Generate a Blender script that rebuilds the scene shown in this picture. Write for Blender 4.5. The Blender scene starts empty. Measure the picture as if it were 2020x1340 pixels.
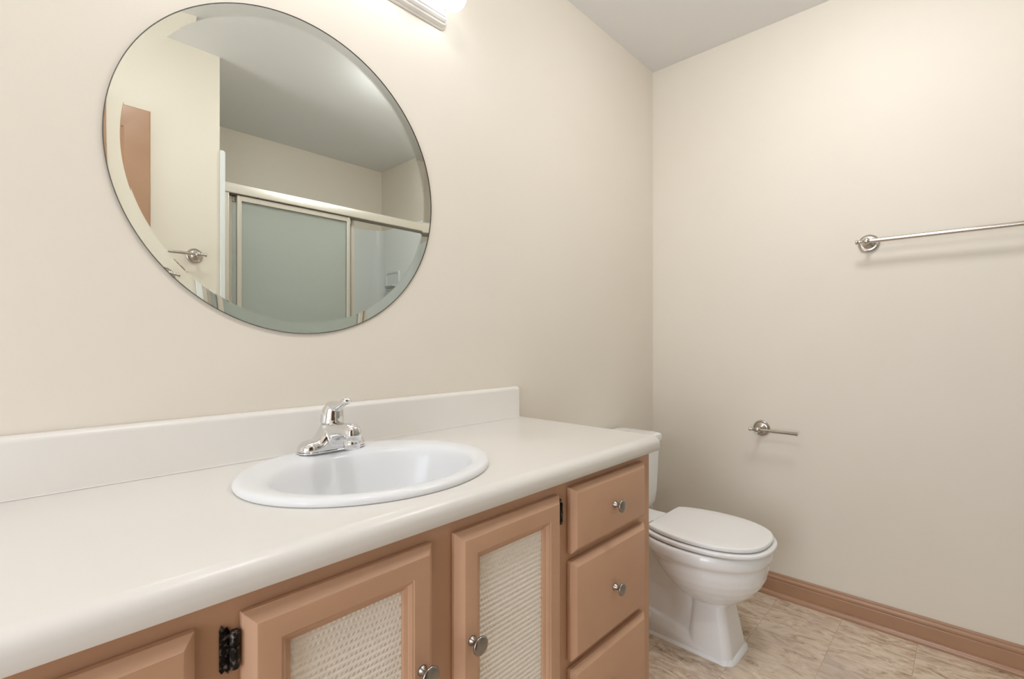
import bpy, bmesh, math, random
from mathutils import Vector, Matrix
PI = math.pi
random.seed(7)
scene = bpy.context.scene
col = scene.collection

# ------------------------------------------------------------------ camera
cam_d = bpy.data.cameras.new('camera')
cam_d.sensor_fit = 'HORIZONTAL'
cam_d.sensor_width = 36.0
cam_d.lens = 36.0 * 960.0 / 2020.0
cam_d.shift_y = 4.5 / 2020.0
cam_d.clip_start = 0.02
cam = bpy.data.objects.new('camera', cam_d)
col.objects.link(cam)
cam.location = (-2.2815, -1.169, 1.078)
cam.rotation_euler = (PI / 2, 0, math.radians(43.28 - 90.0))
scene.camera = cam

# ------------------------------------------------------------------ world, exposure, big lights
world = bpy.data.worlds.new('world')
scene.world = world
world.use_nodes = True
wn = world.node_tree.nodes
wn['Background'].inputs[0].default_value = (0.80, 0.88, 1.0, 1)
wn['Background'].inputs[1].default_value = 1.0
scene.view_settings.view_transform = 'Standard'
scene.view_settings.look = 'None'
scene.view_settings.gamma = 1.0
scene.view_settings.use_curve_mapping = False
scene.view_settings.exposure = 0.0

BULB_EMISSION = 5.5        # the globes of the vanity light
WINDOW_FILL = 26.0            # fill light through an added, unseen window in the left wall
TUB_FILL = 40.0             # added fill dome on the ceiling near the tub, out of view
DOOR_FILL = 31.0            # smaller fill dome added by the doorway, out of view
BULB_COLOUR = (0.93, 1.0, 1.09, 1)
DOME_COLOUR = (0.99, 1.0, 1.02, 1)

def area(name, loc, rot, sx, sy, power, colr):
    d = bpy.data.lights.new(name, 'AREA')
    d.shape = 'RECTANGLE'; d.size = sx; d.size_y = sy
    d.energy = power; d.color = colr
    o = bpy.data.objects.new(name, d); col.objects.link(o)
    o.location = loc; o.rotation_euler = rot
    return o
area('window_fill', (-4.02, -0.98, 1.10), (PI / 2, 0, -PI / 2), 0.84, 1.7, WINDOW_FILL, (0.92, 1.0, 1.12))  # area fill set behind the added window opening

# ------------------------------------------------------------------ helpers
def tag(o, label=None, cat=None, group=None, kind=None):
    if label: o['label'] = label
    if cat: o['category'] = cat
    if group: o['group'] = group
    if kind: o['kind'] = kind
    return o

def thing(name, loc, label, cat, group=None):
    o = bpy.data.objects.new(name, None)
    o.empty_display_size = 0.05
    o.location = loc
    col.objects.link(o)
    return tag(o, label, cat, group)

def obj(name, bm, mat, parent=None, smooth=35, bevel=0, segs=2, bangle=40, kind=None):
    """link a bmesh (world coordinates) as one mesh object; children keep world place"""
    me = bpy.data.meshes.new(name)
    bmesh.ops.recalc_face_normals(bm, faces=bm.faces)
    bm.to_mesh(me); bm.free()
    me.materials.append(mat)
    if smooth:
        me.shade_smooth()
        me.set_sharp_from_angle(angle=math.radians(smooth))
    o = bpy.data.objects.new(name, me)
    col.objects.link(o)
    if parent is not None:
        o.parent = parent
        inv = Vector((0, 0, 0))
        p = parent
        while p is not None:
            inv += p.location; p = p.parent
        me.transform(Matrix.Translation(-inv))
    if bevel:
        m = o.modifiers.new('bevel', 'BEVEL')
        m.width = bevel; m.segments = segs; m.limit_method = 'ANGLE'
        m.angle_limit = math.radians(bangle); m.harden_normals = False
    if kind: o['kind'] = kind
    return o

def box(bm, x0, x1, y0, y1, z0, z1):
    vs = [bm.verts.new((x, y, z)) for z in (z0, z1) for y in (y0, y1) for x in (x0, x1)]
    for f in ((0, 1, 3, 2), (4, 6, 7, 5), (0, 4, 5, 1), (2, 3, 7, 6), (0, 2, 6, 4), (1, 5, 7, 3)):
        bm.faces.new([vs[i] for i in f])
    return bm

def B(*a):
    return box(bmesh.new(), *a)

def loft(bm, rings, cap0=True, cap1=True, close=True):
    """rings: equal-length lists of 3-D points"""
    R = [[bm.verts.new(p) for p in r] for r in rings]
    n = len(R[0])
    for a, b in zip(R[:-1], R[1:]):
        for i in range(n if close else n - 1):
            j = (i + 1) % n
            bm.faces.new((a[i], a[j], b[j], b[i]))
    if cap0: bm.faces.new(R[0][::-1])
    if cap1: bm.faces.new(R[-1])
    return bm

def frame_axes(axis):
    a = Vector(axis).normalized()
    h = Vector((0, 0, 1)) if abs(a.z) < 0.9 else Vector((1, 0, 0))
    u = a.cross(h).normalized(); v = a.cross(u).normalized()
    return a, u, v

def lathe(bm, origin, axis, prof, n=40):
    """prof: (distance along axis, radius)"""
    a, u, v = frame_axes(axis); o = Vector(origin)
    rings = []
    for d, r in prof:
        r = max(r, 1e-5)
        rings.append([o + a * d + (u * math.cos(2 * PI * i / n) + v * math.sin(2 * PI * i / n)) * r for i in range(n)])
    return loft(bm, rings)

def tube(bm, path, rad, n=20):
    pts = [Vector(p) for p in path]
    rr = rad if isinstance(rad, (list, tuple)) else [rad] * len(pts)
    t0 = (pts[1] - pts[0]).normalized()
    a, u, v = frame_axes(t0)
    rings = []
    for i, p in enumerate(pts):
        t = (pts[min(i + 1, len(pts) - 1)] - pts[max(i - 1, 0)]).normalized()
        u = (u - t * u.dot(t)).normalized(); v = t.cross(u)
        rings.append([p + (u * math.cos(2 * PI * k / n) + v * math.sin(2 * PI * k / n)) * rr[i] for k in range(n)])
    return loft(bm, rings)

def sphere(bm, c, r, sx=1, sy=1, sz=1, seg=32):
    bmesh.ops.create_uvsphere(bm, u_segments=seg, v_segments=seg // 2, radius=r,
        matrix=Matrix.Translation(c) @ Matrix.Diagonal((sx, sy, sz, 1)))
    return bm

def extrude_x(bm, prof, x0, x1):
    return loft(bm, [[(x0, y, z) for y, z in prof], [(x1, y, z) for y, z in prof]])

def extrude_y(bm, prof, y0, y1):
    return loft(bm, [[(x, y0, z) for x, z in prof], [(x, y1, z) for x, z in prof]])

def catmull(P, per=8, closed=False):
    out = []; n = len(P)
    rng = range(n if closed else n - 1)
    for i in rng:
        if closed: p = [P[(i + k) % n] for k in (-1, 0, 1, 2)]
        else: p = [P[max(0, i - 1)], P[i], P[i + 1], P[min(n - 1, i + 2)]]
        for k in range(per):
            t = k / per
            out.append(tuple(0.5 * (2 * b + (c - a) * t + (2 * a - 5 * b + 4 * c - d) * t * t + (3 * b - a - 3 * c + d) * t ** 3)
                             for a, b, c, d in zip(*p)))
    if not closed: out.append(tuple(P[-1]))
    return out

def arc(cx, cy, r, a0, a1, n=8):
    return [(cx + r * math.cos(math.radians(a0 + (a1 - a0) * i / n)), cy + r * math.sin(math.radians(a0 + (a1 - a0) * i / n))) for i in range(n + 1)]

def rrect(x0, x1, z0, z1, r, n=6):
    r = max(r, 1e-4)
    return (arc(x1 - r, z1 - r, r, 0, 90, n) + arc(x0 + r, z1 - r, r, 90, 180, n) +
            arc(x0 + r, z0 + r, r, 180, 270, n) + arc(x1 - r, z0 + r, r, 270, 360, n))

def superell(cx, cy, a, b, e, n=48):
    out = []
    for i in range(n):
        t = 2 * PI * i / n; c, s = math.cos(t), math.sin(t)
        out.append((cx + a * math.copysign(abs(c) ** (2 / e), c), cy + b * math.copysign(abs(s) ** (2 / e), s)))
    return out

def boolean_cut(o, cutter_bm):
    me = bpy.data.meshes.new('cut'); bmesh.ops.recalc_face_normals(cutter_bm, faces=cutter_bm.faces)
    cutter_bm.to_mesh(me); cutter_bm.free()
    c = bpy.data.objects.new('cut', me); col.objects.link(c)
    m = o.modifiers.new('b', 'BOOLEAN'); m.operation = 'DIFFERENCE'; m.object = c; m.solver = 'EXACT'
    return c, m

def bake(o, extra=None):
    """apply all modifiers of an object into its mesh"""
    dg = bpy.context.evaluated_depsgraph_get(); dg.update()
    me = bpy.data.meshes.new_from_object(o.evaluated_get(dg))
    old = o.data
    o.modifiers.clear(); o.data = me
    bpy.data.meshes.remove(old)
    if extra is not None:
        md = extra.data; bpy.data.objects.remove(extra); bpy.data.meshes.remove(md)
    return o

def reparent(o, parent):
    """parent an unparented world-space mesh object, keeping its place"""
    o.parent = parent
    o.data.transform(Matrix.Translation(-parent.location))

def copy_tree(o, off, parent=None):
    c = o.copy(); col.objects.link(c)
    if parent is not None: c.parent = parent
    else: c.location = o.location + Vector(off)
    for ch in list(o.children): copy_tree(ch, off, c)
    return c

# ------------------------------------------------------------------ materials
def mat(name, colr, rough=0.5, metal=0.0, spec=0.5, coat=0.0, trans=0.0, ior=1.5):
    m = bpy.data.materials.new(name); m.use_nodes = True
    p = m.node_tree.nodes['Principled BSDF']
    p.inputs['Base Color'].default_value = (*colr, 1)
    p.inputs['Roughness'].default_value = rough
    p.inputs['Metallic'].default_value = metal
    p.inputs['Specular IOR Level'].default_value = spec
    p.inputs['Coat Weight'].default_value = coat
    p.inputs['Coat Roughness'].default_value = 0.12
    p.inputs['Transmission Weight'].default_value = trans
    p.inputs['IOR'].default_value = ior
    return m

def nd(m, t, **kw):
    n = m.node_tree.nodes.new(t)
    for k, v in kw.items():
        if k in n.inputs: n.inputs[k].default_value = v
        else: setattr(n, k, v)
    return n

def pos(m, scale=(1, 1, 1), rot=(0, 0, 0)):
    g = nd(m, 'ShaderNodeNewGeometry'); mp = nd(m, 'ShaderNodeMapping')
    mp.inputs['Scale'].default_value = scale; mp.inputs['Rotation'].default_value = rot
    m.node_tree.links.new(g.outputs['Position'], mp.inputs['Vector'])
    return mp.outputs[0]

def L(m, a, b): m.node_tree.links.new(a, b)
def P(m): return m.node_tree.nodes['Principled BSDF']

def bump_noise(m, scale, strength, dist=0.001, detail=3, vec=None):
    n = nd(m, 'ShaderNodeTexNoise', Scale=scale, Detail=detail)
    L(m, vec or pos(m), n.inputs['Vector'])
    b = nd(m, 'ShaderNodeBump', Strength=strength, Distance=dist)
    L(m, n.outputs['Fac'], b.inputs['Height']); L(m, b.outputs[0], P(m).inputs['Normal'])
    return n

def vary(m, c0, c1, scale, detail=4, vec=None, lo=0.35, hi=0.65):
    n = nd(m, 'ShaderNodeTexNoise', Scale=scale, Detail=detail)
    L(m, vec or pos(m), n.inputs['Vector'])
    r = nd(m, 'ShaderNodeValToRGB')
    r.color_ramp.elements[0].position = lo; r.color_ramp.elements[0].color = (*c0, 1)
    r.color_ramp.elements[1].position = hi; r.color_ramp.elements[1].color = (*c1, 1)
    L(m, n.outputs['Fac'], r.inputs[0]); L(m, r.outputs[0], P(m).inputs['Base Color'])
    return r

WALL = (0.74, 0.675, 0.585)
M_wall = mat('wall_paint', WALL, 0.55, spec=0.35)
vary(M_wall, (0.795, 0.730, 0.628), (0.811, 0.746, 0.644), 2.0)
bump_noise(M_wall, 160, 0.10, 0.0012)
M_ceil = mat('ceiling_paint', (0.85, 0.84, 0.82), 0.8, spec=0.2)
bump_noise(M_ceil, 120, 0.08, 0.001)
M_brown = mat('brown_paint', (0.41, 0.225, 0.13), 0.42, spec=0.45)
vary(M_brown, (0.590, 0.350, 0.218), (0.620, 0.370, 0.232), 9)
bump_noise(M_brown, 140, 0.06, 0.0008, 4)
M_trim = mat('brown_trim_paint', (0.41, 0.22, 0.125), 0.30, spec=0.6)
vary(M_trim, (0.40, 0.222, 0.128), (0.43, 0.24, 0.14), 9)
bump_noise(M_trim, 140, 0.06, 0.0008, 4)
M_lam = mat('cream_laminate', (0.80, 0.745, 0.665), 0.30, spec=0.5)
vary(M_lam, (0.805, 0.770, 0.715), (0.825, 0.790, 0.735), 3)
M_porc = mat('white_porcelain', (0.86, 0.84, 0.81), 0.10, spec=0.5)
vary(M_porc, (0.895, 0.885, 0.870), (0.905, 0.895, 0.880), 2)
M_sink = mat('sink_porcelain', (0.86, 0.865, 0.87), 0.24, spec=0.4)
vary(M_sink, (0.855, 0.86, 0.865), (0.865, 0.87, 0.875), 2)
M_seat = mat('white_seat_paint', (0.86, 0.825, 0.785), 0.16, spec=0.5)
vary(M_seat, (0.895, 0.88, 0.86), (0.905, 0.89, 0.87), 3)
M_caulk = mat('white_caulk', (0.95, 0.95, 0.945), 0.4)
bump_noise(M_caulk, 60, 0.2, 0.001)
M_chrome = mat('chrome', (0.80, 0.80, 0.80), 0.05, 1.0)
bump_noise(M_chrome, 30, 0.01, 0.0005)
M_nickel = mat('brushed_nickel', (0.56, 0.52, 0.47), 0.24, 1.0)
bump_noise(M_nickel, 40, 0.02, 0.0005)
M_knob = mat('satin_nickel', (0.33, 0.30, 0.27), 0.28, 1.0)
bump_noise(M_knob, 60, 0.03, 0.0005)
M_cane = mat('cream_woven_cane', (0.86, 0.77, 0.66), 0.6, spec=0.3)
vary(M_cane, (0.94, 0.86, 0.75), (0.97, 0.90, 0.80), 120)
M_iron = mat('worn_black_iron', (0.02, 0.018, 0.016), 0.32, 0.7)
r_ = vary(M_iron, (0.014, 0.012, 0.011), (0.34, 0.34, 0.34), 150, 6, lo=0.52, hi=0.74)
bump_noise(M_iron, 120, 0.15, 0.0006)
M_white = mat('white_lamp_enamel', (0.80, 0.76, 0.70), 0.35)
vary(M_white, (0.79, 0.75, 0.69), (0.81, 0.77, 0.71), 8)
M_surr = mat('white_fibreglass', (0.77, 0.80, 0.78), 0.22)
vary(M_surr, (0.765, 0.795, 0.775), (0.775, 0.805, 0.785), 3)
M_alu = mat('pale_aluminium', (0.66, 0.62, 0.55), 0.36, 0.6)
bump_noise(M_alu, 500, 0.03, 0.0004, 2, pos(M_alu, (1, 1, 0.03)))
M_dark = mat('dark_rubber_seal', (0.05, 0.05, 0.045), 0.6)
vary(M_dark, (0.045, 0.045, 0.04), (0.055, 0.055, 0.05), 20)

M_silver = mat('mirror_silver', (0.90, 0.92, 0.895), 0.0, 1.0)
vary(M_silver, (0.898, 0.918, 0.893), (0.902, 0.922, 0.897), 1)
M_glass = bpy.data.materials.new('mirror_glass'); M_glass.use_nodes = True
rf = nd(M_glass, 'ShaderNodeBsdfRefraction'); rf.inputs['Color'].default_value = (0.985, 0.988, 0.982, 1)
rf.inputs['Roughness'].default_value = 0.0; rf.inputs['IOR'].default_value = 1.5
M_glass.node_tree.nodes.remove(P(M_glass))
L(M_glass, rf.outputs[0], M_glass.node_tree.nodes['Material Output'].inputs[0])
M_edge = mat('dark_mirror_edge', (0.10, 0.10, 0.085), 0.35)
vary(M_edge, (0.08, 0.08, 0.07), (0.14, 0.13, 0.11), 60)

# obscure glass: lets light through, blurs what is behind it, rippled on its face
M_pane = mat('rippled_obscure_glass', (0.93, 0.95, 0.93), 0.12, trans=1.0, ior=1.3)
nt = M_pane.node_tree
vn = nd(M_pane, 'ShaderNodeTexVoronoi', Scale=70.0); L(M_pane, pos(M_pane), vn.inputs['Vector'])
bp = nd(M_pane, 'ShaderNodeBump', Strength=0.8, Distance=0.004)
L(M_pane, vn.outputs['Distance'], bp.inputs['Height']); L(M_pane, bp.outputs[0], P(M_pane).inputs['Normal'])
tl = nd(M_pane, 'ShaderNodeBsdfTranslucent'); tl.inputs[0].default_value = (0.84, 0.87, 0.83, 1)
df = nd(M_pane, 'ShaderNodeBsdfDiffuse'); df.inputs[0].default_value = (0.80, 0.83, 0.79, 1)
tp = nd(M_pane, 'ShaderNodeBsdfTransparent'); tp.inputs[0].default_value = (0.92, 0.94, 0.91, 1)
def mix_sh(f, a, b):
    m = nd(M_pane, 'ShaderNodeMixShader'); m.inputs[0].default_value = f
    L(M_pane, a, m.inputs[1]); L(M_pane, b, m.inputs[2]); return m.outputs[0]
o_ = mix_sh(0.40, df.outputs[0], tl.outputs[0])
o_ = mix_sh(0.45, tp.outputs[0], o_)
o_ = mix_sh(0.42, o_, P(M_pane).outputs[0])
L(M_pane, o_, nt.nodes['Material Output'].inputs[0])

M_bulb = bpy.data.materials.new('lit_bulb_glass'); M_bulb.use_nodes = True
pb = P(M_bulb); pb.inputs['Base Color'].default_value = (0.9, 0.88, 0.84, 1)
pb.inputs['Emission Color'].default_value = BULB_COLOUR
pb.inputs['Emission Strength'].default_value = BULB_EMISSION
def dome_mat(name, strength):
    m = bpy.data.materials.new(name); m.use_nodes = True
    pb = P(m); pb.inputs['Base Color'].default_value = (0.9, 0.88, 0.84, 1)
    pb.inputs['Emission Color'].default_value = DOME_COLOUR
    pb.inputs['Emission Strength'].default_value = strength
    return m
M_dome_tub = dome_mat('fill_dome_glow', TUB_FILL)  # glow of the added fill domes
M_dome_door = dome_mat('fill_dome_glow_small', DOOR_FILL)

# vinyl stone planks: rows 0.2255 m deep along y, grain along y
M_floor = mat('stone_vinyl', (0.5, 0.4, 0.3), 0.38, spec=0.4)
g = nd(M_floor, 'ShaderNodeNewGeometry')
mpb = nd(M_floor, 'ShaderNodeMapping'); mpb.inputs['Location'].default_value = (0.13, 0.581, 0)
L(M_floor, g.outputs['Position'], mpb.inputs['Vector'])
br = nd(M_floor, 'ShaderNodeTexBrick', Scale=1.0)
br.offset = 0.5
br.inputs['Brick Width'].default_value = 0.902; br.inputs['Row Height'].default_value = 0.2255
br.inputs['Mortar Size'].default_value = 0.0011; br.inputs['Mortar Smooth'].default_value = 0.3
br.inputs['Color1'].default_value = (0.0, 0.0, 0.0, 1); br.inputs['Color2'].default_value = (1, 1, 1, 1)
br.inputs['Mortar'].default_value = (0.5, 0.5, 0.5, 1)
L(M_floor, mpb.outputs[0], br.inputs['Vector'])
off = nd(M_floor, 'ShaderNodeVectorMath', operation='SCALE'); off.inputs['Scale'].default_value = 3.0
L(M_floor, br.outputs['Color'], off.inputs[0])
add = nd(M_floor, 'ShaderNodeVectorMath', operation='ADD')
L(M_floor, g.outputs['Position'], add.inputs[0]); L(M_floor, off.outputs[0], add.inputs[1])
mps = nd(M_floor, 'ShaderNodeMapping')
mps.inputs['Rotation'].default_value = (0, 0, math.radians(14)); mps.inputs['Scale'].default_value = (17.0, 6.0, 1)
L(M_floor, add.outputs[0], mps.inputs['Vector'])
n1 = nd(M_floor, 'ShaderNodeTexNoise', Scale=1.5, Detail=12.0, Roughness=0.74, Distortion=1.3)
L(M_floor, mps.outputs[0], n1.inputs['Vector'])
rp = nd(M_floor, 'ShaderNodeValToRGB')
e = rp.color_ramp.elements
e[0].position = 0.33; e[0].color = (0.19, 0.125, 0.085, 1)
e[1].position = 0.68; e[1].color = (0.95, 0.83, 0.68, 1)
x_ = rp.color_ramp.elements.new(0.43); x_.color = (0.58, 0.435, 0.31, 1)
x_ = rp.color_ramp.elements.new(0.51); x_.color = (0.74, 0.60, 0.455, 1)
x_ = rp.color_ramp.elements.new(0.58); x_.color = (0.80, 0.69, 0.56, 1)
L(M_floor, n1.outputs['Fac'], rp.inputs[0])
n2 = nd(M_floor, 'ShaderNodeTexNoise', Scale=3.0, Detail=3.0)
L(M_floor, add.outputs[0], n2.inputs['Vector'])
mxa = nd(M_floor, 'ShaderNodeMix', data_type='RGBA', blend_type='MIX')
rr2 = nd(M_floor, 'ShaderNodeValToRGB')
rr2.color_ramp.elements[0].position = 0.50; rr2.color_ramp.elements[0].color = (0, 0, 0, 1)
rr2.color_ramp.elements[1].position = 0.72; rr2.color_ramp.elements[1].color = (0.65, 0.65, 0.65, 1)
L(M_floor, n2.outputs['Fac'], rr2.inputs[0]); L(M_floor, rr2.outputs[0], mxa.inputs[0])
L(M_floor, rp.outputs[0], mxa.inputs[6]); mxa.inputs[7].default_value = (0.60, 0.49, 0.41, 1)
mxj = nd(M_floor, 'ShaderNodeMix', data_type='RGBA', blend_type='MIX')
jf = nd(M_floor, 'ShaderNodeMath', operation='MULTIPLY'); jf.inputs[1].default_value = 0.38
L(M_floor, br.outputs['Fac'], jf.inputs[0]); L(M_floor, jf.outputs[0], mxj.inputs[0])
L(M_floor, mxa.outputs[2], mxj.inputs[6]); mxj.inputs[7].default_value = (0.24, 0.17, 0.12, 1)
L(M_floor, mxj.outputs[2], P(M_floor).inputs['Base Color'])
bf = nd(M_floor, 'ShaderNodeBump', Strength=0.12, Distance=0.002)
L(M_floor, n1.outputs['Fac'], bf.inputs['Height']); L(M_floor, bf.outputs[0], P(M_floor).inputs['Normal'])

# ------------------------------------------------------------------ room shell
H = 2.44
YW = -1.454            # the wall opposite the mirror
XL = -3.90             # left wall
T = 0.10
def struct(name, bm, m, **k):
    return obj(name, bm, m, kind='structure', **k)

struct('floor', B(XL - T, T, -3.4, T, -T, 0), M_floor, smooth=0)
struct('ceiling', B(XL - T, T, -3.4, T, H, H + T), M_ceil, smooth=0)
struct('wall_mirror', B(XL - T, T, 0, T, 0, H), M_wall, smooth=0)
struct('wall_right', B(0, T, -3.4, 0, 0, H), M_wall, smooth=0)
bm = bmesh.new()                                  # left wall round an opening added for fill light
WY0, WY1, WZ0, WZ1 = -1.40, -0.56, 0.25, 1.95
box(bm, XL - T, XL, -3.4, WY0, 0, H); box(bm, XL - T, XL, WY1, 0, 0, H)
box(bm, XL - T, XL, WY0, WY1, 0, WZ0); box(bm, XL - T, XL, WY0, WY1, WZ1, H)
struct('wall_left', bm, M_wall, smooth=0)
DX0, DX1, DZ = -2.665, -1.925, 1.986
bm = bmesh.new()                                  # wall with the doorway
box(bm, DX1, -1.545, YW - 0.115, YW, 0, H)
box(bm, XL, DX0, YW - 0.115, YW, 0, H)
box(bm, DX0, DX1, YW - 0.115, YW, DZ, H)
struct('wall_doorway', bm, M_wall, smooth=0)
struct('wall_alcove_left', B(-1.66, -1.545, -2.40, YW - 0.115, 0, H), M_wall, smooth=0)
struct('wall_alcove_back', B(-1.66, 0, -2.40, -2.289, 0, H), M_wall, smooth=0)
struct('wall_alcove_right', B(-0.15, 0, -2.289, YW, 0, H), M_wall, smooth=0)
struct('wall_hall', B(XL, 0, -3.4, -3.3, 0, H), M_wall, smooth=0)

# door casing round the doorway, brown, moulded
def casing_profile(w):
    return [(0, 0), (0, 0.010), (0.004, 0.013), (0.012, 0.014), (0.016, 0.017), (w - 0.018, 0.019), (w - 0.006, 0.019), (w - 0.002, 0.016), (w, 0.012), (w, 0)]
CW = 0.108
bm = bmesh.new()
prof = casing_profile(CW)
for xs, sgn in ((DX1, 1), (DX0, -1)):
    loft(bm, [[(xs + sgn * a, YW + b, 0) for a, b in prof], [(xs + sgn * a, YW + b, DZ - 0.012 + CW - (CW - a)) for a, b in prof]])
loft(bm, [[(DX0 - a, YW + b, DZ - 0.012 + a) for a, b in prof], [(DX1 + a, YW + b, DZ - 0.012 + a) for a, b in prof]])
box(bm, DX1 - 0.016, DX1, YW - 0.115, YW, 0, DZ); box(bm, DX0, DX0 + 0.016, YW - 0.115, YW, 0, DZ)
box(bm, DX0, DX1, YW - 0.115, YW, DZ - 0.016, DZ)
struct('door_1', bm, M_trim, smooth=30)

# brown baseboard with moulded top and a shoe moulding
bbp = [(0, 0), (-0.012, 0), (-0.012, 0.064), (-0.0105, 0.066), (-0.0105, 0.068), (-0.0125, 0.072), (-0.0125, 0.078),
       (-0.009, 0.083), (-0.0075, 0.085), (-0.0075, 0.090), (-0.005, 0.094), (0, 0.094)]
struct('baseboard_right', extrude_y(bmesh.new(), bbp, YW, 0), M_trim, smooth=25)
shp = [(-0.0122, 0), (-0.0265, 0)] + [(-0.0122 - 0.0143 * math.cos(math.radians(a)), 0.006 + 0.014 * math.sin(math.radians(a))) for a in range(0, 91, 10)]
struct('trim_1', extrude_y(bmesh.new(), shp, YW, 0), M_trim, smooth=40)
bbm = [(y, z) for y, z in bbp]
struct('baseboard_mirror', extrude_x(bmesh.new(), bbm, -1.03, -0.0125), M_trim, smooth=25)

# ------------------------------------------------------------------ vanity cabinet
VX0, VX1 = -2.505, -1.035
YF = -0.518            # face of the face frame
ZT = 0.7785            # underside of countertop
FT = 0.019
vanity = thing('vanity_cabinet', (-1.77, -0.27, 0), 'brown-painted vanity cabinet with cane-panel doors and drawers under the cream countertop', 'cabinet')

bm = bmesh.new()                                   # face frame
def stile(x0, x1, z0=0.10, z1=ZT): box(bm, x0, x1, YF, YF + FT, z0, z1)
stile(VX0, VX0 + 0.05); stile(-2.14, -2.062); stile(-1.805, -1.73); stile(-1.468, -1.40); stile(-1.10, VX1)
for a, b in ((VX0 + 0.05, -2.14), (-2.062, -1.805), (-1.73, -1.468), (-1.40, -1.10)):
    box(bm, a, b, YF, YF + FT, 0.735, ZT); box(bm, a, b, YF, YF + FT, 0.10, 0.15)
for z in (0.6015, 0.3645): box(bm, -1.40, -1.10, YF, YF + FT, z - 0.02, z + 0.02)
obj('face_frame', bm, M_brown, vanity, smooth=0)
bm = bmesh.new()                                   # carcass boards
box(bm, VX1 - 0.012, VX1, YF + FT, -0.002, 0.0, ZT); box(bm, VX0, VX0 + 0.012, YF + FT, -0.002, 0.0, ZT)
box(bm, VX0 + 0.012, VX1 - 0.012, YF + FT, -0.002, 0.10, 0.115)
box(bm, VX0 + 0.012, VX1 - 0.012, -0.008, -0.002, 0.115, ZT)
obj('carcass', bm, M_brown, vanity, smooth=0)
obj('toe_kick', B(VX0 + 0.012, VX1 - 0.012, -0.455, -0.440, 0, 0.0995), M_brown, vanity, smooth=0)

YD = -0.540            # face of doors and drawer fronts
def nested(x0, x1, z0, z1, levels, cap_back=True, cap_front=True, bm=None):
    """levels: (inset, y) rectangles joined in order -> mitred corners"""
    bm = bm or bmesh.new()
    rings = [[(x0 + i, y, z0 + i), (x1 - i, y, z0 + i), (x1 - i, y, z1 - i), (x0 + i, y, z1 - i)] for i, y in levels]
    return loft(bm, rings, cap_back, cap_front)

yb = YF - 0.0004
DOOR_LV = [(0.001, yb), (0, yb - 0.001), (0, YD + 0.0125), (0.001, YD + 0.0115), (0.0115, YD + 0.0022), (0.0135, YD + 0.0002), (0.0145, YD),
           (0.0425, YD), (0.0435, YD + 0.0018), (0.0455, YD + 0.0022), (0.0495, YD + 0.0050), (0.0505, YD + 0.0072), (0.0555, YD + 0.0092), (0.0575, YD + 0.0108),
           (0.0575, YD + 0.0165)]
def door_mesh(x0, x1, z0, z1):
    # frame: front loft down to the panel opening, closed at the back by a flat ring
    lv = DOOR_LV
    bm = bmesh.new()
    ring = lambda i, y: [(x0 + i, y, z0 + i), (x1 - i, y, z0 + i), (x1 - i, y, z1 - i), (x0 + i, y, z1 - i)]
    rs = [ring(i, y) for i, y in lv] + [ring(0.0575, yb)]
    R = [[bm.verts.new(p) for p in r] for r in rs]
    R.append(R[0])
    for a, b in zip(R[:-1], R[1:]):
        for i in range(4):
            j = (i + 1) % 4
            bm.faces.new((a[i], a[j], b[j], b[i]))
    return bm

def cane_mesh(x0, x1, z0, z1, y):
    """woven cane: horizontal cords riding over and under upright stakes"""
    px, pz = 0.0074, 0.0098
    nx = int((x1 - x0) / 0.00105); nz = int((z1 - z0) / 0.00105)
    vs, fs = [], []
    for j in range(nz + 1):
        z = z0 + (z1 - z0) * j / nz
        for i in range(nx + 1):
            x = x0 + (x1 - x0) * i / nx
            row = math.floor(z / pz)
            q = z / pz - row
            notch = abs(math.cos(PI * (x / px + 0.5 * (row % 2)))) ** 1.6     # scalloped lower edge of every cord
            lo = 0.05 + 0.42 * notch
            t = (q - lo) / (1.0 - lo) if q > lo else -(lo - q) / lo
            if t >= 0: h = 0.0014 * math.sqrt(max(0.0, 1 - (2 * t - 1) ** 2)) ** 0.8
            else: h = 0.0
            vs.append((x, y - h, z))
    for j in range(nz):
        for i in range(nx):
            a = j * (nx + 1) + i
            fs.append((a, a + 1, a + nx + 2, a + nx + 1))
    me = bpy.data.meshes.new('cane_panel'); me.from_pydata(vs, [], fs); me.update()
    me.materials.append(M_cane); me.shade_smooth()
    return me

def knob_bm(x, y, z, s=1.0):
    pr = [(0, 0.0085), (0.0012, 0.0088), (0.003, 0.0078), (0.007, 0.0058), (0.012, 0.0048), (0.0165, 0.0055), (0.0185, 0.0095), (0.0195, 0.0140), (0.021, 0.0160),
          (0.0228, 0.0163), (0.0245, 0.0152), (0.0262, 0.0115), (0.0272, 0.006), (0.0275, 0.0)]
    return lathe(bmesh.new(), (x, y, z), (0, -1, 0), [(d * s, r * s) for d, r in pr], 36)

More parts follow.
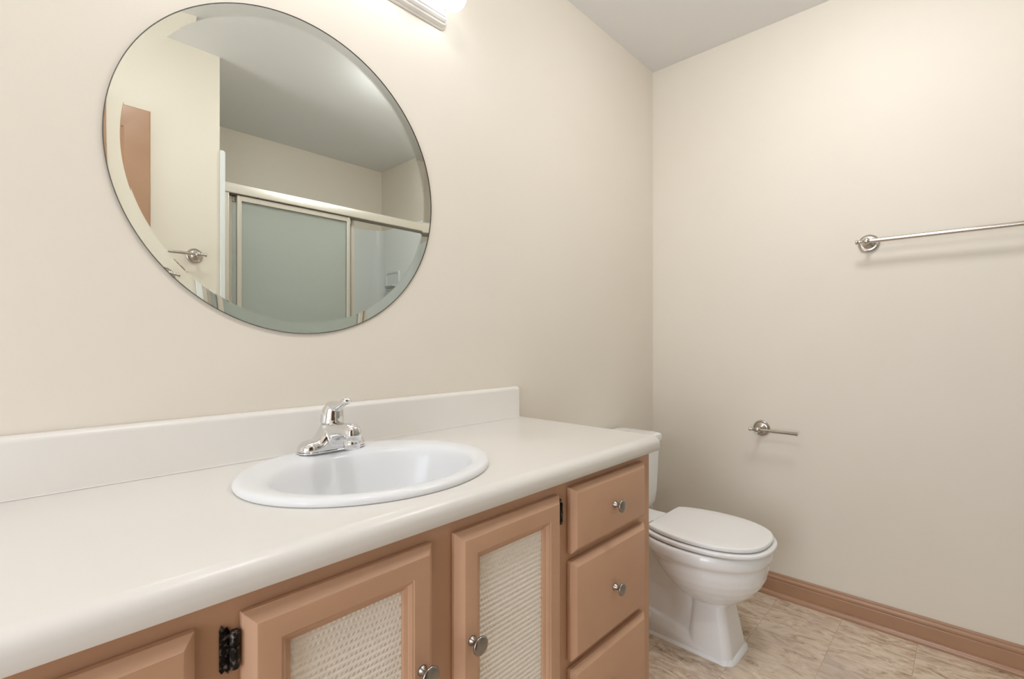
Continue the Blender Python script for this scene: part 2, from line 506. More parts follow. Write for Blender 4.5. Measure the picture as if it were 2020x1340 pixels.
def hinge_bm(x, z0, z1, side):
    """cabinet butt hinge: leaf on the face frame, barrel against the door edge"""
    bm = bmesh.new()
    a, b = (x - 0.0145, x - 0.003) if side < 0 else (x + 0.003, x + 0.0145)
    zc = (z0 + z1) / 2; hh = (z1 - z0) / 2
    out = [(a, z0 + 0.004), (a + 0.002, z0), (a + 0.0055, z0 + 0.003), (b - 0.002, z0 - 0.003), (b, z0 + 0.004), (b, z1 - 0.010), (b - 0.003, z1 - 0.002), (a + 0.006, z1 - 0.004), (a + 0.002, z1 + 0.002), (a, z1 - 0.004)]
    loft(bm, [[(p, YF - 0.0002, q) for p, q in out], [(p, YF - 0.0022, q) for p, q in out]])
    for zz in (z0 + 0.007, z1 - 0.009):
        lathe(bm, ((a + b) / 2, YF - 0.0018, zz), (0, -1, 0), [(0, 0.0032), (0.0012, 0.003), (0.0018, 0.0012), (0.0018, 0)], 14)
    L_ = z1 - z0
    lathe(bm, (x, YF - 0.0085, z0 + 0.004), (0, 0, 1), [(0, 0.002), (0.001, 0.0048), (0.003, 0.0056), (L_ * 0.52, 0.0056), (L_ * 0.525, 0.0046), (L_ * 0.54, 0.0046), (L_ * 0.545, 0.0056),
          (L_ * 0.80, 0.0056), (L_ * 0.81, 0.0040), (L_ * 0.83, 0.0040), (L_ * 0.84, 0.0)], 20)
    return bm

def make_door(x0, x1, z0, z1, knob_x, hinge_x, hside, first=None):
    d = obj('door', door_mesh(x0, x1, z0, z1), M_brown, vanity, smooth=20, bevel=0.0007, segs=1, bangle=28)
    me = cane_mesh(x0 + 0.0578, x1 - 0.0578, z0 + 0.0578, z1 - 0.0578, YD + 0.0152)
    me.transform(Matrix.Translation(-vanity.location))
    c = bpy.data.objects.new('cane_panel', me); col.objects.link(c); c.parent = d; c['label'] = 'cream woven cane panel'
    k = obj('knob', knob_bm(knob_x, YD - 0.0001, 0.560), M_knob, vanity, smooth=50); k.parent = d; k['label'] = 'round satin nickel knob'
    for zt in (z1 - 0.012, z0 + 0.075):
        h = obj('hinge', hinge_bm(hinge_x, zt - 0.056, zt, hside), M_iron, vanity, smooth=40); h.parent = d; h['label'] = 'worn black metal hinge'
    return d
ZD0, ZD1 = 0.135, 0.7495
make_door(-2.415, -2.126, ZD0, ZD1, -2.155, -2.4215, -1)
make_door(-2.077, -1.7915, ZD0, ZD1, -1.8200, -2.0845, -1)
make_door(-1.7435, -1.453, ZD0, ZD1, -1.7150, -1.4475, 1)

DRW_LV = [(0.001, yb), (0, yb - 0.001), (0, YD + 0.0105), (0.0012, YD + 0.0088), (0.0095, YD + 0.0022), (0.0115, YD + 0.0006), (0.0135, YD)]
for z0, z1 in ((0.610, 0.756), (0.3735, 0.5925), (0.140, 0.3545)):
    d = obj('drawer', nested(-1.4145, -1.087, z0, z1, DRW_LV), M_brown, vanity, smooth=20, bevel=0.0007, segs=1, bangle=25)
    k = obj('knob', knob_bm(-1.2495, YD - 0.0001, (z0 + z1) / 2, 0.96), M_knob, vanity, smooth=50); k.parent = d; k['label'] = 'round satin nickel knob'

# ------------------------------------------------------------------ countertop with backsplash
ZC = 0.817
CX0, CX1 = -2.52, -1.021
ctop = thing('countertop', (-1.77, -0.27, ZT), 'cream laminate countertop with rounded front edge, set on the brown vanity', 'countertop')
prof = [(-0.001, ZT), (-0.001, ZC)] + [(-0.520, ZC)] + [(-0.520 - 0.0245 * math.sin(math.radians(a)), ZC - 0.0215 + 0.0215 * math.cos(math.radians(a))) for a in range(8, 91, 8)] + \
       [(-0.5445, ZC - 0.026), (-0.5445, ZT + 0.003), (-0.5425, ZT), (-0.515, ZT)]
slab = obj('slab', extrude_x(bmesh.new(), prof, CX0, CX1), M_lam, None, smooth=30, bevel=0.0012, segs=2, bangle=60)
SX, SY = -1.750, -0.276
cut = loft(bmesh.new(), [[(x, y, 0.70) for x, y in superell(SX, SY, 0.238, 0.205, 2)], [(x, y, 0.90) for x, y in superell(SX, SY, 0.238, 0.205, 2)]])
c, m_ = boolean_cut(slab, cut)
bake(slab, c); slab.data.shade_smooth(); slab.data.set_sharp_from_angle(angle=math.radians(32)); reparent(slab, ctop)
BT = 0.922
bsp = [(-0.001, ZC + 0.0002), (-0.0225, ZC + 0.0002)] + [(-0.0255, ZC + 0.0003), (-0.0232, ZC + 0.0015), (-0.0222, ZC + 0.0045)] + \
      [(-0.0095 - 0.0125 * math.cos(math.radians(a)), BT - 0.0125 + 0.0125 * math.sin(math.radians(a))) for a in range(0, 91, 9)] + [(-0.001, BT)]
obj('backsplash', extrude_x(bmesh.new(), bsp, CX0, CX1 - 0.005), M_lam, ctop, smooth=30, bevel=0.004, segs=3, bangle=70)

# ------------------------------------------------------------------ sink
sink = thing('sink', (SX, SY, ZC), 'white oval drop-in sink with raised rim, sunk in the cream countertop', 'sink')
rim = [(0.2525, 0.2195, 0, ZC + 0.0006), (0.2540, 0.2210, 0, ZC + 0.003), (0.2540, 0.2210, 0, ZC + 0.007), (0.2525, 0.2195, 0, ZC + 0.0105), (0.2490, 0.2160, 0, ZC + 0.0130), (0.2440, 0.2110, 0, ZC + 0.0142),
       (0.2360, 0.2030, -0.002, ZC + 0.0144), (0.2260, 0.1920, -0.007, ZC + 0.0138), (0.2160, 0.1800, -0.013, ZC + 0.0126), (0.2085, 0.1705, -0.018, ZC + 0.0100), (0.2030, 0.1640, -0.020, ZC + 0.0055),
       (0.1985, 0.1590, -0.021, ZC - 0.003), (0.1935, 0.1545, -0.021, ZC - 0.018), (0.1870, 0.1490, -0.020, ZC - 0.042), (0.1770, 0.1410, -0.018, ZC - 0.070), (0.1600, 0.1280, -0.015, ZC - 0.098),
       (0.1330, 0.1080, -0.012, ZC - 0.122), (0.0980, 0.0820, -0.010, ZC - 0.137), (0.0600, 0.0520, -0.008, ZC - 0.145), (0.0270, 0.0270, -0.008, ZC - 0.150), (0.0265, 0.0265, -0.008, ZC - 0.158)]
under = [(0.0330, 0.0330, -0.008, ZC - 0.160), (0.0660, 0.0580, -0.008, ZC - 0.155), (0.1400, 0.1150, -0.012, ZC - 0.133), (0.1690, 0.1370, -0.015, ZC - 0.104), (0.1870, 0.1510, -0.018, ZC - 0.070),
         (0.2000, 0.1620, -0.020, ZC - 0.020), (0.2150, 0.1800, -0.008, ZC - 0.004), (0.2340, 0.2010, 0, ZC + 0.0004)]
rings = [[(x, y, z) for x, y in superell(SX, SY + dy, a, b, 2, 96)] for a, b, dy, z in rim + under + [rim[0]]]
bm = bmesh.new(); loft(bm, rings[:-1], False, False)
# close the underside back to the rim
bm.verts.ensure_lookup_table(); n = 96; last = len(rings) - 2
for i in range(n):
    j = (i + 1) % n
    bm.faces.new((bm.verts[last * n + i], bm.verts[last * n + j], bm.verts[j], bm.verts[i]))
obj('basin', bm, M_sink, sink, smooth=60)
obj('drain', lathe(bmesh.new(), (SX, SY - 0.008, ZC - 0.1535), (0, 0, 1), [(-0.004, 0.026), (0.0035, 0.026), (0.0045, 0.0245), (0.0035, 0.020), (0.001, 0.019), (0.001, 0.015), (0.004, 0.013), (0.005, 0.0)], 40), M_chrome, sink, smooth=40)

# ------------------------------------------------------------------ faucet
FX, FY, FZ = -1.750, -0.100, ZC + 0.0146
fau = thing('faucet', (FX, FY, FZ), 'chrome single-lever faucet standing on the back rim of the oval sink', 'faucet')
# base plate: long loaf that rises into the middle column
bm = bmesh.new()
sec = []
for i in range(49):
    u = -1 + 2 * i / 48
    x = 0.0785 * u
    ax = abs(x)
    e_ = math.sqrt(max(0.0, 1 - (max(0, ax - 0.050) / 0.0285) ** 2))
    d = 0.0275 * (0.02 + 0.98 * e_)
    h = 0.0225 * (0.04 + 0.96 * e_ ** 0.8) + 0.004 * max(0, 1 - ax / 0.07) 
    s_ = max(0.0, 1 - max(0, ax - 0.020) / 0.026)
    h += 0.034 * s_ ** 2.0
    ring = []
    for k in range(25):
        t = PI * k / 24
        c_, s2 = math.cos(t), math.sin(t)
        ring.append((FX + x, FY + d * math.copysign(abs(c_) ** 0.75, c_), FZ + 0.004 + h * s2 ** 0.72))
    ring += [(FX + x, FY - d, FZ + 0.0035), (FX + x, FY + d, FZ + 0.0035)]
    sec.append(ring)
loft(bm, sec)
# column under the handle
lathe(bm, (FX, FY, FZ + 0.01), (0, 0, 1), [(0, 0.0272), (0.02, 0.0268), (0.035, 0.0264), (0.0475, 0.0262), (0.0487, 0.0245), (0.05, 0.0245), (0.05, 0)], 40)
# spout: sections along its path, flattened tube that droops at the nose
SP = [(0.000, 0.040, 0.0235, 0.0255), (-0.018, 0.0415, 0.0235, 0.0240), (-0.035, 0.0450, 0.0220, 0.0205), (-0.052, 0.0485, 0.0205, 0.0180), (-0.068, 0.0502, 0.0195, 0.0182), (-0.083, 0.0500, 0.0190, 0.0195),
      (-0.094, 0.0490, 0.0183, 0.0195), (-0.102, 0.0470, 0.0165, 0.0178), (-0.107, 0.0450, 0.0135, 0.0150), (-0.1095, 0.0435, 0.0075, 0.0090), (-0.110, 0.043, 0.001, 0.001)]
SPc = catmull(SP, 4)
loft(bm, [[(FX + p[0], FY + dy, FZ + dz + p[1]) for p in superell(0, 0, w, h, 2.5, 36)] for dy, dz, w, h in SPc])
# apron that carries the spout down into the base, hollowed in front
AP = [(-0.004, -0.002, 0.045, 0.024), (-0.020, 0.001, 0.048, 0.0225), (-0.030, 0.012, 0.050, 0.021), (-0.040, 0.024, 0.052, 0.0195), (-0.055, 0.033, 0.055, 0.018), (-0.072, 0.038, 0.058, 0.0165)]
AP = catmull(AP, 4)
loft(bm, [[(FX + p[0], FY + dy, FZ + 0.003 + (z0 + z1) / 2 + p[1]) for p in superell(0, 0, w, (z1 - z0) / 2, 3, 32)] for dy, z0, z1, w in AP])
body = obj('body', bm, M_chrome, None, smooth=0)
m_ = body.modifiers.new('r', 'REMESH'); m_.mode = 'VOXEL'; m_.voxel_size = 0.0013; m_.use_smooth_shade = True
m_ = body.modifiers.new('s', 'SMOOTH'); m_.factor = 0.5; m_.iterations = 9
bake(body); body.data.shade_smooth()
if not body.data.materials: body.data.materials.append(M_chrome)
reparent(body, fau)
obj('base_plate', loft(bmesh.new(), [[(FX + p[0], FY + p[1], FZ + z) for p in rrect(-0.0795, 0.0795, -0.0285, 0.0285, 0.0284, 14)] for z in (0.0002, 0.0036)]), M_chrome, fau, smooth=40, bevel=0.0008)
obj('spout_nozzle', lathe(bmesh.new(), (FX, FY - 0.0905, FZ + 0.042), (0, 0, -1), [(0, 0.0150), (0.010, 0.0155), (0.0125, 0.0172), (0.0145, 0.0178), (0.0262, 0.0170), (0.0275, 0.0160), (0.0275, 0.012), (0.024, 0.011), (0.024, 0)], 40), M_chrome, fau, smooth=40)
# handle: hooded dome with a forward lever
bm = bmesh.new()
dome = []
for k in range(21):
    t = k / 20
    ang = t * PI / 2
    r = 0.0262 * math.cos(ang) ** 0.62 if k < 20 else 0.0004
    z = FZ + 0.0612 + 0.050 * math.sin(ang) ** 1.05
    sh = -0.011 * t ** 1.4
    dome.append([(FX + r * math.cos(2 * PI * i / 40), FY + sh + r * math.sin(2 * PI * i / 40), z) for i in range(40)])
loft(bm, dome)
LV = [(0.008, 0.094, 0.015, 0.012), (-0.010, 0.0985, 0.0165, 0.0115), (-0.026, 0.1010, 0.0150, 0.0095), (-0.038, 0.1035, 0.0120, 0.0078), (-0.047, 0.1075, 0.0112, 0.0076), (-0.058, 0.1125, 0.0120, 0.0082),
      (-0.068, 0.1155, 0.0112, 0.0076), (-0.0745, 0.1165, 0.0080, 0.0056), (-0.078, 0.1165, 0.001, 0.001)]
loft(bm, [[(FX + p[0], FY + dy, FZ + dz + p[1]) for p in superell(0, 0, w, h, 2.2, 28)] for dy, dz, w, h in catmull(LV, 4)])
hd = obj('handle', bm, M_chrome, None, smooth=0)
m_ = hd.modifiers.new('r', 'REMESH'); m_.mode = 'VOXEL'; m_.voxel_size = 0.0011; m_.use_smooth_shade = True
m_ = hd.modifiers.new('s', 'SMOOTH'); m_.factor = 0.5; m_.iterations = 8
bake(hd); hd.data.shade_smooth()
if not hd.data.materials: hd.data.materials.append(M_chrome)
reparent(hd, fau)
obj('pop_up_rod', lathe(bmesh.new(), (FX, FY + 0.034, FZ), (0, 0, 1), [(0, 0.0022), (0.055, 0.0022), (0.056, 0.005), (0.063, 0.006), (0.067, 0.004), (0.068, 0)], 16), M_chrome, fau, smooth=40)

# ------------------------------------------------------------------ round bevelled mirror
MX, MZ, MR = -1.770, 1.473, 0.3755
mir = thing('mirror', (MX, -0.001, MZ), 'large round frameless mirror with a slanted polished rim on the beige wall above the sink', 'mirror')
N = 160
def mring(r, y): return [(MX + r * math.cos(2 * PI * i / N), y, MZ + r * math.sin(2 * PI * i / N)) for i in range(N)]
obj('silver_backing', loft(bmesh.new(), [mring(MR - 0.0012, -0.0010), mring(MR - 0.0012, -0.0020)]), M_silver, mir, smooth=30)
obj('mirror_glass', loft(bmesh.new(), [mring(MR - 0.0004, -0.00225), mring(MR - 0.0004, -0.0052), mring(MR - 0.0255, -0.00745)]), M_glass, mir, smooth=1)
bm = bmesh.new()
loft(bm, [mring(MR - 0.0003, -0.0010), mring(MR + 0.0006, -0.0010), mring(MR + 0.0006, -0.0050), mring(MR - 0.0003, -0.0050)], False, False)
bm.verts.ensure_lookup_table()
for i in range(N):
    j = (i + 1) % N
    bm.faces.new((bm.verts[3 * N + i], bm.verts[3 * N + j], bm.verts[j], bm.verts[i]))
obj('edge', bm, M_edge, mir, smooth=40)

# ------------------------------------------------------------------ vanity light
LX0, LX1, LZ0, LZ1 = -2.205, -1.337, 2.022, 2.164
lamp = thing('vanity_light', (-1.77, 0, (LZ0 + LZ1) / 2), 'white moulded vanity light bar with round lit bulbs, on the wall above the mirror', 'light')
bm = bmesh.new()
lv = [(0.0, -0.0005), (0.0, -0.005), (0.002, -0.0075), (0.004, -0.008), (0.0045, -0.0125), (0.008, -0.018), (0.013, -0.020), (0.0135, -0.0235), (0.018, -0.0285), (0.023, -0.030), (0.024, -0.0325), (0.028, -0.034)]
loft(bm, [[(x, y, z) for x, z in rrect(LX0 + i, LX1 - i, LZ0 + i, LZ1 - i, max(0.024 - i, 0.004), 6)] for i, y in lv])
obj('light_bar', bm, M_white, lamp, smooth=30)
ZB = 2.078
bulbs = [LX1 - 0.038 - k * (LX1 - LX0 - 0.076) / 5 for k in range(6)]
for x in bulbs:
    s = obj('socket', lathe(bmesh.new(), (x, -0.0338, ZB), (0, -1, 0), [(0, 0.024), (0.002, 0.0245), (0.004, 0.0215), (0.012, 0.0205), (0.0135, 0.0215), (0.0150, 0.0205), (0.0150, 0.017), (0.008, 0.015), (0.008, 0)], 32), M_white, lamp, smooth=40)
    b = obj('bulb', lathe(bmesh.new(), (x, -0.0425, ZB), (0, -1, 0), [(0, 0.012), (0.003, 0.0125)] +
        [(0.0385 - 0.0385 * math.cos(math.radians(a)), 0.040 * math.sin(math.radians(a))) for a in range(24, 181, 8)], 32), M_bulb, lamp, smooth=60)
    b['label'] = 'lit white globe bulb'

# ------------------------------------------------------------------ toilet
TX = -0.530
toi = thing('toilet', (TX, -0.35, 0), 'white porcelain toilet with closed lid, between the vanity and the right wall', 'toilet')
def egg(w, yc, lf, lb, z, n=56, ef=2.15, eb=2.6):
    out = []
    for i in range(n):
        t = 2 * PI * i / n; c, s = math.cos(t), math.sin(t)
        e_ = ef if s < 0 else eb; l = lf if s < 0 else lb
        out.append((TX + w * math.copysign(abs(c) ** (2 / e_), c), yc + l * math.copysign(abs(s) ** (2 / e_), s), z))
    return out
bm = bmesh.new()
BW = [(0.382, 0.181, 0.206, 0.20), (0.378, 0.186, 0.212, 0.20), (0.366, 0.189, 0.2155, 0.20), (0.350, 0.189, 0.2155, 0.20), (0.343, 0.187, 0.2135, 0.198), (0.338, 0.182, 0.208, 0.192), (0.334, 0.1775, 0.2035, 0.185),
      (0.328, 0.1765, 0.2025, 0.180), (0.305, 0.1765, 0.2030, 0.162), (0.280, 0.1715, 0.1980, 0.138), (0.255, 0.1600, 0.1860, 0.108), (0.230, 0.1420, 0.1670, 0.078), (0.210, 0.1220, 0.1470, 0.055), (0.195, 0.102, 0.130, 0.035), (0.182, 0.078, 0.112, 0.018), (0.170, 0.060, 0.10, 0.01)]
loft(bm, [egg(w, -0.475, lf, lb, z) for z, w, lf, lb in BW])
# front column of the pedestal
loft(bm, [[(TX + p[0], p[1], z) for p in rrect(-w, w, yf, yk, r, 8)] for z, w, yf, yk, r in
     ((0.0, 0.089, -0.592, -0.44, 0.030), (0.03, 0.086, -0.588, -0.44, 0.030), (0.10, 0.0775, -0.574, -0.445, 0.028), (0.16, 0.071, -0.563, -0.45, 0.027), (0.22, 0.071, -0.562, -0.45, 0.027))])
# trapway body behind, narrower
loft(bm, [[(TX + p[0], p[1], z) for p in rrect(-w, w, yf, -0.13, 0.03, 8)] for z, w, yf in ((0.0, 0.070, -0.44), (0.08, 0.064, -0.47), (0.18, 0.068, -0.46), (0.26, 0.085, -0.42), (0.34, 0.100, -0.36), (0.378, 0.105, -0.33))])
# rear deck under the tank
loft(bm, [[(TX + p[0], p[1], z) for p in rrect(-w, w, yf, -0.035, 0.03, 8)] for z, w, yf in ((0.335, 0.095, -0.30), (0.345, 0.115, -0.33), (0.378, 0.122, -0.33), (0.384, 0.118, -0.325))])
# foot flange with sloping top
rg = []
for y, zt in ((-0.15, 0.085), (-0.30, 0.080), (-0.38, 0.066), (-0.46, 0.045), (-0.54, 0.024), (-0.585, 0.012)):
    rg.append([(TX - 0.089, y, 0), (TX + 0.089, y, 0), (TX + 0.089, y, zt * 0.55), (TX + 0.074, y, zt), (TX - 0.074, y, zt), (TX - 0.089, y, zt * 0.55)])
loft(bm, rg)
bowl = obj('bowl', bm, M_porc, None, smooth=0)
m_ = bowl.modifiers.new('r', 'REMESH'); m_.mode = 'VOXEL'; m_.voxel_size = 0.0035; m_.use_smooth_shade = True
m_ = bowl.modifiers.new('s', 'SMOOTH'); m_.factor = 0.5; m_.iterations = 7
bake(bowl); bowl.data.shade_smooth()
if not bowl.data.materials: bowl.data.materials.append(M_porc)
reparent(bowl, toi)

half = [(0.0, -0.6875), (0.035, -0.6855), (0.070, -0.6770), (0.106, -0.6570), (0.137, -0.6200), (0.158, -0.5720), (0.1680, -0.5150), (0.1680, -0.4520), (0.1570, -0.3900), (0.1400, -0.3450), (0.1260, -0.3220), (0.1180, -0.3185), (0.06, -0.3180), (0.0, -0.3180)]
hc = catmull(half, 5)
outl = hc + [(-x, y) for x, y in hc[-2:0:-1]]
def plate(z0, z1, grow, rnd, yo=0.0, dome=0.0):
    cy = -0.50
    def ring(z, ins):
        out = []
        for x, y in outl:
            k = 1 + (grow - ins) / 0.17
            out.append((TX + x * k, cy + (y - cy) * k + yo, z))
        return out
    rs = [ring(z0, rnd), ring(z0 + rnd * 0.3, rnd * 0.3), ring(z0 + rnd, 0), ring(z1 - rnd, 0), ring(z1 - rnd * 0.45, rnd * 0.16), ring(z1 - rnd * 0.12, rnd * 0.55), ring(z1, rnd * 1.3)]
    if dome: rs += [ring(z1 + dome * 0.6, 0.05), ring(z1 + dome, 0.11)]
    return loft(bmesh.new(), rs)
obj('seat', plate(0.3858, 0.4002, 0.0125, 0.0050), M_seat, toi, smooth=50)
obj('seat_lid', plate(0.4035, 0.4190, 0.0025, 0.0055, 0.0, 0.0008), M_seat, toi, smooth=50)
for s in (-1, 1):
    bm = bmesh.new()
    lathe(bm, (TX + s * 0.078, -0.300, 0.3835), (0, 0, 1), [(0, 0.012), (0.004, 0.012), (0.006, 0.009), (0.017, 0.008), (0.018, 0)], 20)
    tube(bm, [(TX + s * 0.078 - 0.02, -0.302, 0.401), (TX + s * 0.078 + 0.02, -0.302, 0.401)], 0.0065, 16)
    box(bm, TX + s * 0.078 - 0.011, TX + s * 0.078 + 0.011, -0.325, -0.302, 0.4008, 0.4036)
    h_ = obj('seat_hinge', bm, M_nickel, toi, smooth=40); h_['label'] = 'metal seat hinge'
# tank and its lid
bm = bmesh.new()
TK = [(0.366, 0.150, -0.165, -0.050, 0.035), (0.372, 0.180, -0.180, -0.030, 0.04), (0.385, 0.199, -0.189, -0.022, 0.045), (0.405, 0.208, -0.194, -0.018, 0.042), (0.45, 0.2115, -0.197, -0.016, 0.038), (0.55, 0.214, -0.200, -0.015, 0.034), (0.655, 0.2155, -0.203, -0.015, 0.032)]
loft(bm, [[(TX + p[0], p[1], z) for p in rrect(-w, w, yf, yk, r, 8)] for z, w, yf, yk, r in TK])
obj('tank', bm, M_porc, toi, smooth=40)
bm = bmesh.new()
LD = [(0.6555, 0.2150, 0.0), (0.6575, 0.2215, 0.005), (0.664, 0.2240, 0.0065), (0.677, 0.2240, 0.0065), (0.684, 0.2215, 0.0045), (0.6875, 0.2160, -0.001), (0.689, 0.2060, -0.010), (0.690, 0.15, -0.05)]
loft(bm, [[(TX + p[0], p[1], z) for p in rrect(-w, w, -0.204 - g_, max(-0.010, -0.0128 - 0.0), 0.030, 8)] for z, w, g_ in LD])
obj('tank_lid', bm, M_porc, toi, smooth=40)
bm = bmesh.new()
lathe(bm, (TX - 0.16, -0.2035, 0.615), (0, -1, 0), [(0, 0.014), (0.004, 0.014), (0.006, 0.010), (0.012, 0.008), (0.013, 0)], 24)
tube(bm, [(TX - 0.16, -0.212, 0.615), (TX - 0.135, -0.218, 0.612), (TX - 0.09, -0.220, 0.605)], [0.006, 0.0055, 0.007], 14)
h_ = obj('flush_lever', bm, M_chrome, toi, smooth=40); h_['label'] = 'chrome flush lever'
for s in (-1, 1):
    obj('bolt_cap', lathe(bmesh.new(), (TX + s * 0.080, -0.295, 0.058), (s * 0.35, 0, 1), [(0, 0.014), (0.008, 0.0135), (0.014, 0.010), (0.017, 0.005), (0.0175, 0)], 24), M_porc, toi, smooth=50)
# bead of caulk round the foot
pth = [(TX + x, y) for x, y in rrect(-0.0915, 0.0915, -0.5955, -0.13, 0.036, 8)]
rings = []
for i, (x, y) in enumerate(pth):
    x2, y2 = pth[(i + 1) % len(pth)]; x1, y1 = pth[i - 1]
    tx, ty = x2 - x1, y2 - y1; l = math.hypot(tx, ty) or 1
    nx, ny = ty / l, -tx / l
    w = 0.0050 + 0.0012 * math.sin(i * 1.7)
    rings.append([(x + nx * a * w, y + ny * a * w, 0.0004 + b * w * 1.3) for a, b in ((-1.6, 0), (1.1, 0), (0.9, 0.55), (0.1, 1.25), (-0.6, 2.0), (-1.6, 2.2))])
rings.append(rings[0])
h_ = obj('caulk_bead', loft(bmesh.new(), rings, False, False), M_caulk, toi, smooth=50); h_['label'] = 'white bead of caulk'

# ------------------------------------------------------------------ wall hardware
BASE = [(0.0003, 0.0335), (0.0040, 0.0340), (0.0070, 0.0325), (0.0085, 0.0300), (0.0080, 0.0285), (0.0062, 0.0275), (0.0060, 0.0240), (0.0075, 0.0190), (0.0105, 0.0145), (0.0130, 0.0125), (0.0145, 0.0130), (0.0157, 0.0120), (0.0170, 0.0085)]
def arm(base, nrm, along, name, label, cat, length, both=False):
    """rose on the wall, short post with a ball, bar through the ball ending in turned tips"""
    b = Vector(base); n = Vector(nrm); a = Vector(along)
    t = thing(name, base, label, cat)
    def rose(at):
        obj('wall_rose', lathe(bmesh.new(), at, n, BASE + [(0.0215, 0)], 40), M_nickel, t, smooth=35)
        bm = lathe(bmesh.new(), at, n, [(0.0205, 0.0085), (0.040, 0.0075), (0.050, 0.0085), (0.051, 0)], 24)
        sphere(bm, Vector(at) + n * 0.0585, 0.0125, seg=24)
        obj('post', bm, M_nickel, t, smooth=50)
    rose(b)
    c = b + n * 0.0585
    bm = bmesh.new()
    def tip(p, d):
        lathe(bm, p, d, [(0, 0.0075), (0.003, 0.0058), (0.012, 0.0056), (0.016, 0.0066), (0.0185, 0.0084), (0.0225, 0.0084), (0.0240, 0.0070), (0.0240, 0)], 24)
    if both:
        e_ = c + a * length
        lathe(bm, c, a, [(0, 0.0078), (length, 0.0078)], 28)
        tip(c - a * 0.010, -a); tip(e_ + a * 0.010, a)
        rose(b + a * length)
    else:
        lathe(bm, c, a, [(0.005, 0.0066), (length - 0.006, 0.0066), (length - 0.004, 0.0080), (length, 0.0082), (length + 0.001, 0.0072), (length + 0.001, 0)], 28)
        tip(c - a * 0.010, -a)
    obj('bar', bm, M_nickel, t, smooth=45)
    return t
arm((0, -0.888, 1.452), (-1, 0, 0), (0, -1, 0), 'towel_bar', 'long brushed nickel towel bar high on the right wall', 'towel bar', 0.457, True)
arm((0, -0.510, 0.704), (-1, 0, 0), (0, -1, 0), 'toilet_paper_holder', 'empty brushed nickel toilet paper holder with open arm, on the wall beside the toilet', 'toilet paper holder', 0.150)
arm((-1.649, YW, 1.476), (0, 1, 0), (-1, 0, 0), 'hand_towel_holder', 'short brushed nickel towel arm seen in the mirror, between door casing and shower', 'towel holder', 0.150)

# ------------------------------------------------------------------ shower: fibreglass tub unit and sliding doors
AX0, AX1 = -1.545, -0.150
YBK, YFR = -2.289, YW
ST = 1.955
unit = thing('tub_surround', (-0.85, -1.87, 0), 'white one-piece tub and shower surround in the alcove, seen in the mirror', 'shower surround')
bm = bmesh.new()
inn = [(AX0 + 0.022, YFR), (AX0 + 0.026, YBK + 0.11)] + [(AX0 + 0.106 - 0.08 * math.cos(math.radians(a)), YBK + 0.11 - 0.08 * math.sin(math.radians(a))) for a in range(10, 91, 10)] + \
      [(AX1 - 0.106 + 0.08 * math.sin(math.radians(a)), YBK + 0.11 - 0.08 * math.cos(math.radians(a))) for a in range(0, 91, 10)] + [(AX1 - 0.022, YFR)]
outw = [(AX0 + 0.001, YFR), (AX0 + 0.001, YBK + 0.001), (AX1 - 0.001, YBK + 0.001), (AX1 - 0.001, YFR)]
loop = inn + outw[::-1]
loft(bm, [[(x, y, z) for x, y in loop] for z in (0.0, ST - 0.004, ST)])
obj('surround_panel', bm, M_surr, unit, smooth=40, bevel=0.004, segs=2, bangle=60)
for x0, x1 in ((AX0 - 0.0002, AX0 + 0.022), (AX1 - 0.022, AX1 + 0.012)):
    pr = [(x0, 0.0), (x1, 0.0), (x1, ST + 0.02)] + arc(x1 - 0.010, ST + 0.03, 0.010, 0, 90, 5) + arc(x0 + 0.004, ST + 0.036, 0.004, 90, 180, 3)
    bm = loft(bmesh.new(), [[(x, YFR + 0.0006, z) for x, z in pr], [(x, YFR + 0.009, z) for x, z in pr]])
    obj('flange', bm, M_surr, unit, smooth=40, bevel=0.002)
bm = bmesh.new()                                   # tub
box(bm, AX0 + 0.02, AX1 - 0.02, YFR - 0.10, YFR - 0.002, 0, 0.40); box(bm, AX0 + 0.02, AX1 - 0.02, YBK + 0.02, YBK + 0.09, 0, 0.40)
box(bm, AX0 + 0.02, AX0 + 0.12, YBK + 0.09, YFR - 0.10, 0, 0.40); box(bm, AX1 - 0.10, AX1 - 0.02, YBK + 0.09, YFR - 0.10, 0, 0.40)
box(bm, AX0 + 0.12, AX1 - 0.10, YBK + 0.09, YFR - 0.10, 0, 0.06)
obj('tub', bm, M_surr, unit, smooth=30, bevel=0.012, segs=3)
bm = bmesh.new()                                   # moulded soap ledge on the right panel
xs = AX1 - 0.026
rg = []
for x, g_ in ((xs + 0.004, 0.0), (xs - 0.006, 0.004), (xs - 0.014, 0.010)):
    rg.append([(x, y, z) for y, z in rrect(-2.165, -2.01, 1.49, 1.605, 0.015, 4)])
loft(bm, [[(x, y, z) for y, z in rrect(-2.165 - 0.02 + i, -2.01 + 0.02 - i, 1.47 + i, 1.625 - i, 0.02, 4)] for x, i in ((xs + 0.003, 0), (xs - 0.010, 0.006), (xs - 0.010, 0.018), (xs - 0.002, 0.024))])
loft(bm, [[(xs + 0.003, -2.16, 1.495), (xs + 0.003, -2.015, 1.495), (xs - 0.045, -2.03, 1.505), (xs - 0.045, -2.145, 1.505)],
          [(xs + 0.003, -2.16, 1.512), (xs + 0.003, -2.015, 1.512), (xs - 0.045, -2.03, 1.515), (xs - 0.045, -2.145, 1.515)]])
obj('soap_ledge', bm, M_surr, unit, smooth=40, bevel=0.002)

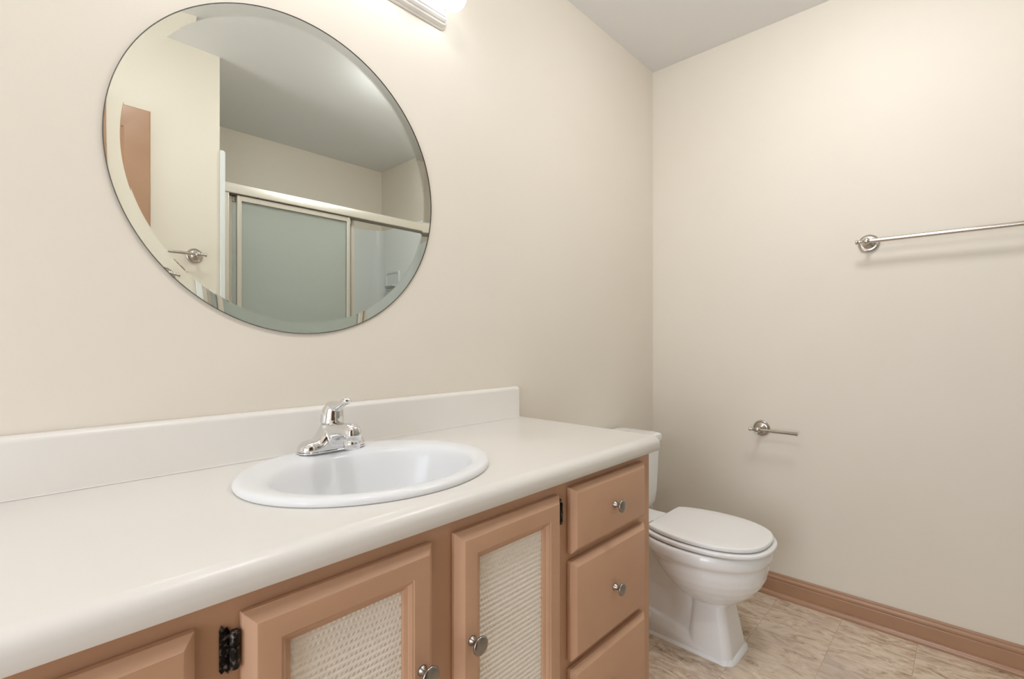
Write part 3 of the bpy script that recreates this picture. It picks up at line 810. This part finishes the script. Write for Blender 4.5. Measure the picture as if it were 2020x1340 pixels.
encl = thing('shower_doors', (-0.85, -1.50, 0.40), 'sliding shower doors of rippled glass in a pale metal frame, pushed to the left, seen in the mirror', 'shower door')
bm = bmesh.new()                                   # header rail
hp = [(-1.452, 1.803), (-1.449, 1.806), (-1.449, 1.838), (-1.454, 1.852), (-1.470, 1.860), (-1.512, 1.860), (-1.520, 1.855), (-1.520, 1.803), (-1.515, 1.803), (-1.515, 1.848), (-1.489, 1.848), (-1.489, 1.803),
      (-1.486, 1.803), (-1.486, 1.848), (-1.4565, 1.848), (-1.4565, 1.803)]
extrude_x(bm, hp, AX0 + 0.0225, AX1 - 0.0225)
obj('header_rail', bm, M_alu, encl, smooth=30)
for xa, xb in ((AX0 + 0.0222, AX0 + 0.041), (AX1 - 0.041, AX1 - 0.0222)):
    obj('jamb', B(xa, xb, -1.518, -1.452, 0.402, 1.8025), M_alu, encl, smooth=30, bevel=0.003)
obj('bottom_track', B(AX0 + 0.0225, AX1 - 0.0225, -1.52, -1.45, 0.4005, 0.425), M_alu, encl, smooth=30, bevel=0.003)
def slider(x0, x1, y0, y1):
    bm = bmesh.new()
    z0, z1, w = 0.428, 1.800, 0.020
    for a, b in ((x0, x0 + w), (x1 - w, x1)):
        box(bm, a, b, y0, y1, z0, z1); 
        box(bm, a + 0.004, b - 0.011, y1, y1 + 0.0025, z0, z1)
    box(bm, x0 + w, x1 - w, y0, y1, z1 - 0.026, z1); box(bm, x0 + w, x1 - w, y0, y1, z0, z0 + 0.026)
    d = obj('sliding_door', bm, M_alu, encl, smooth=30, bevel=0.002)
    ym = (y0 + y1) / 2
    p = obj('pane', B(x0 + w, x1 - w, ym - 0.0022, ym + 0.0022, z0 + 0.026, z1 - 0.026), M_pane, encl, smooth=0); p.parent = d
    p['label'] = 'rippled obscure glass pane'
    return d
slider(-1.466, -0.868, -1.4805, -1.4605)
slider(-1.500, -0.826, -1.5095, -1.4920)

# ------------------------------------------------------------------ ceiling domes added as fill light, out of view
for lx, ly, lr, dm, lab in ((-0.80, -0.95, 1.0, M_dome_tub, 'round white fill dome added on the ceiling near the right wall and the tub'),
                        (-1.90, -0.75, 0.87, M_dome_door, 'smaller round white fill dome added on the ceiling by the doorway')):
    dl = thing('fill_dome', (lx, ly, H), lab, 'light', 'added fill domes on the ceiling')
    obj('fill_dome_base', lathe(bmesh.new(), (lx, ly, H - 0.0005), (0, 0, -1), [(0, 0.15 * lr), (0.016, 0.15 * lr), (0.02, 0.145 * lr), (0.02, 0)], 48), M_white, dl, smooth=40)
    obj('fill_dome_shell', lathe(bmesh.new(), (lx, ly, H - 0.021), (0, 0, -1), [(0, 0.138 * lr)] + [(0.075 * lr * math.sin(math.radians(a)), 0.138 * lr * math.cos(math.radians(a))) for a in range(6, 91, 6)], 48), dm, dl, smooth=60)

# ------------------------------------------------------------------ frame of the added, unseen window in the left wall
bm = bmesh.new()
wy0, wy1, wz0, wz1 = -1.40, -0.56, 0.25, 1.95
for a, b, c_, d_ in ((wy0 - 0.05, wy0, wz0 - 0.07, wz1 + 0.07), (wy1, wy1 + 0.07, wz0 - 0.07, wz1 + 0.07), (wy0, wy1, wz1, wz1 + 0.07), (wy0, wy1, wz0 - 0.07, wz0)):
    box(bm, -3.90, -3.882, a, b, c_, d_)
box(bm, -3.96, -3.93, wy0, wy1, 1.08, 1.12)
obj('added_window_1', bm, M_trim, smooth=0, bevel=0.003, kind='structure')
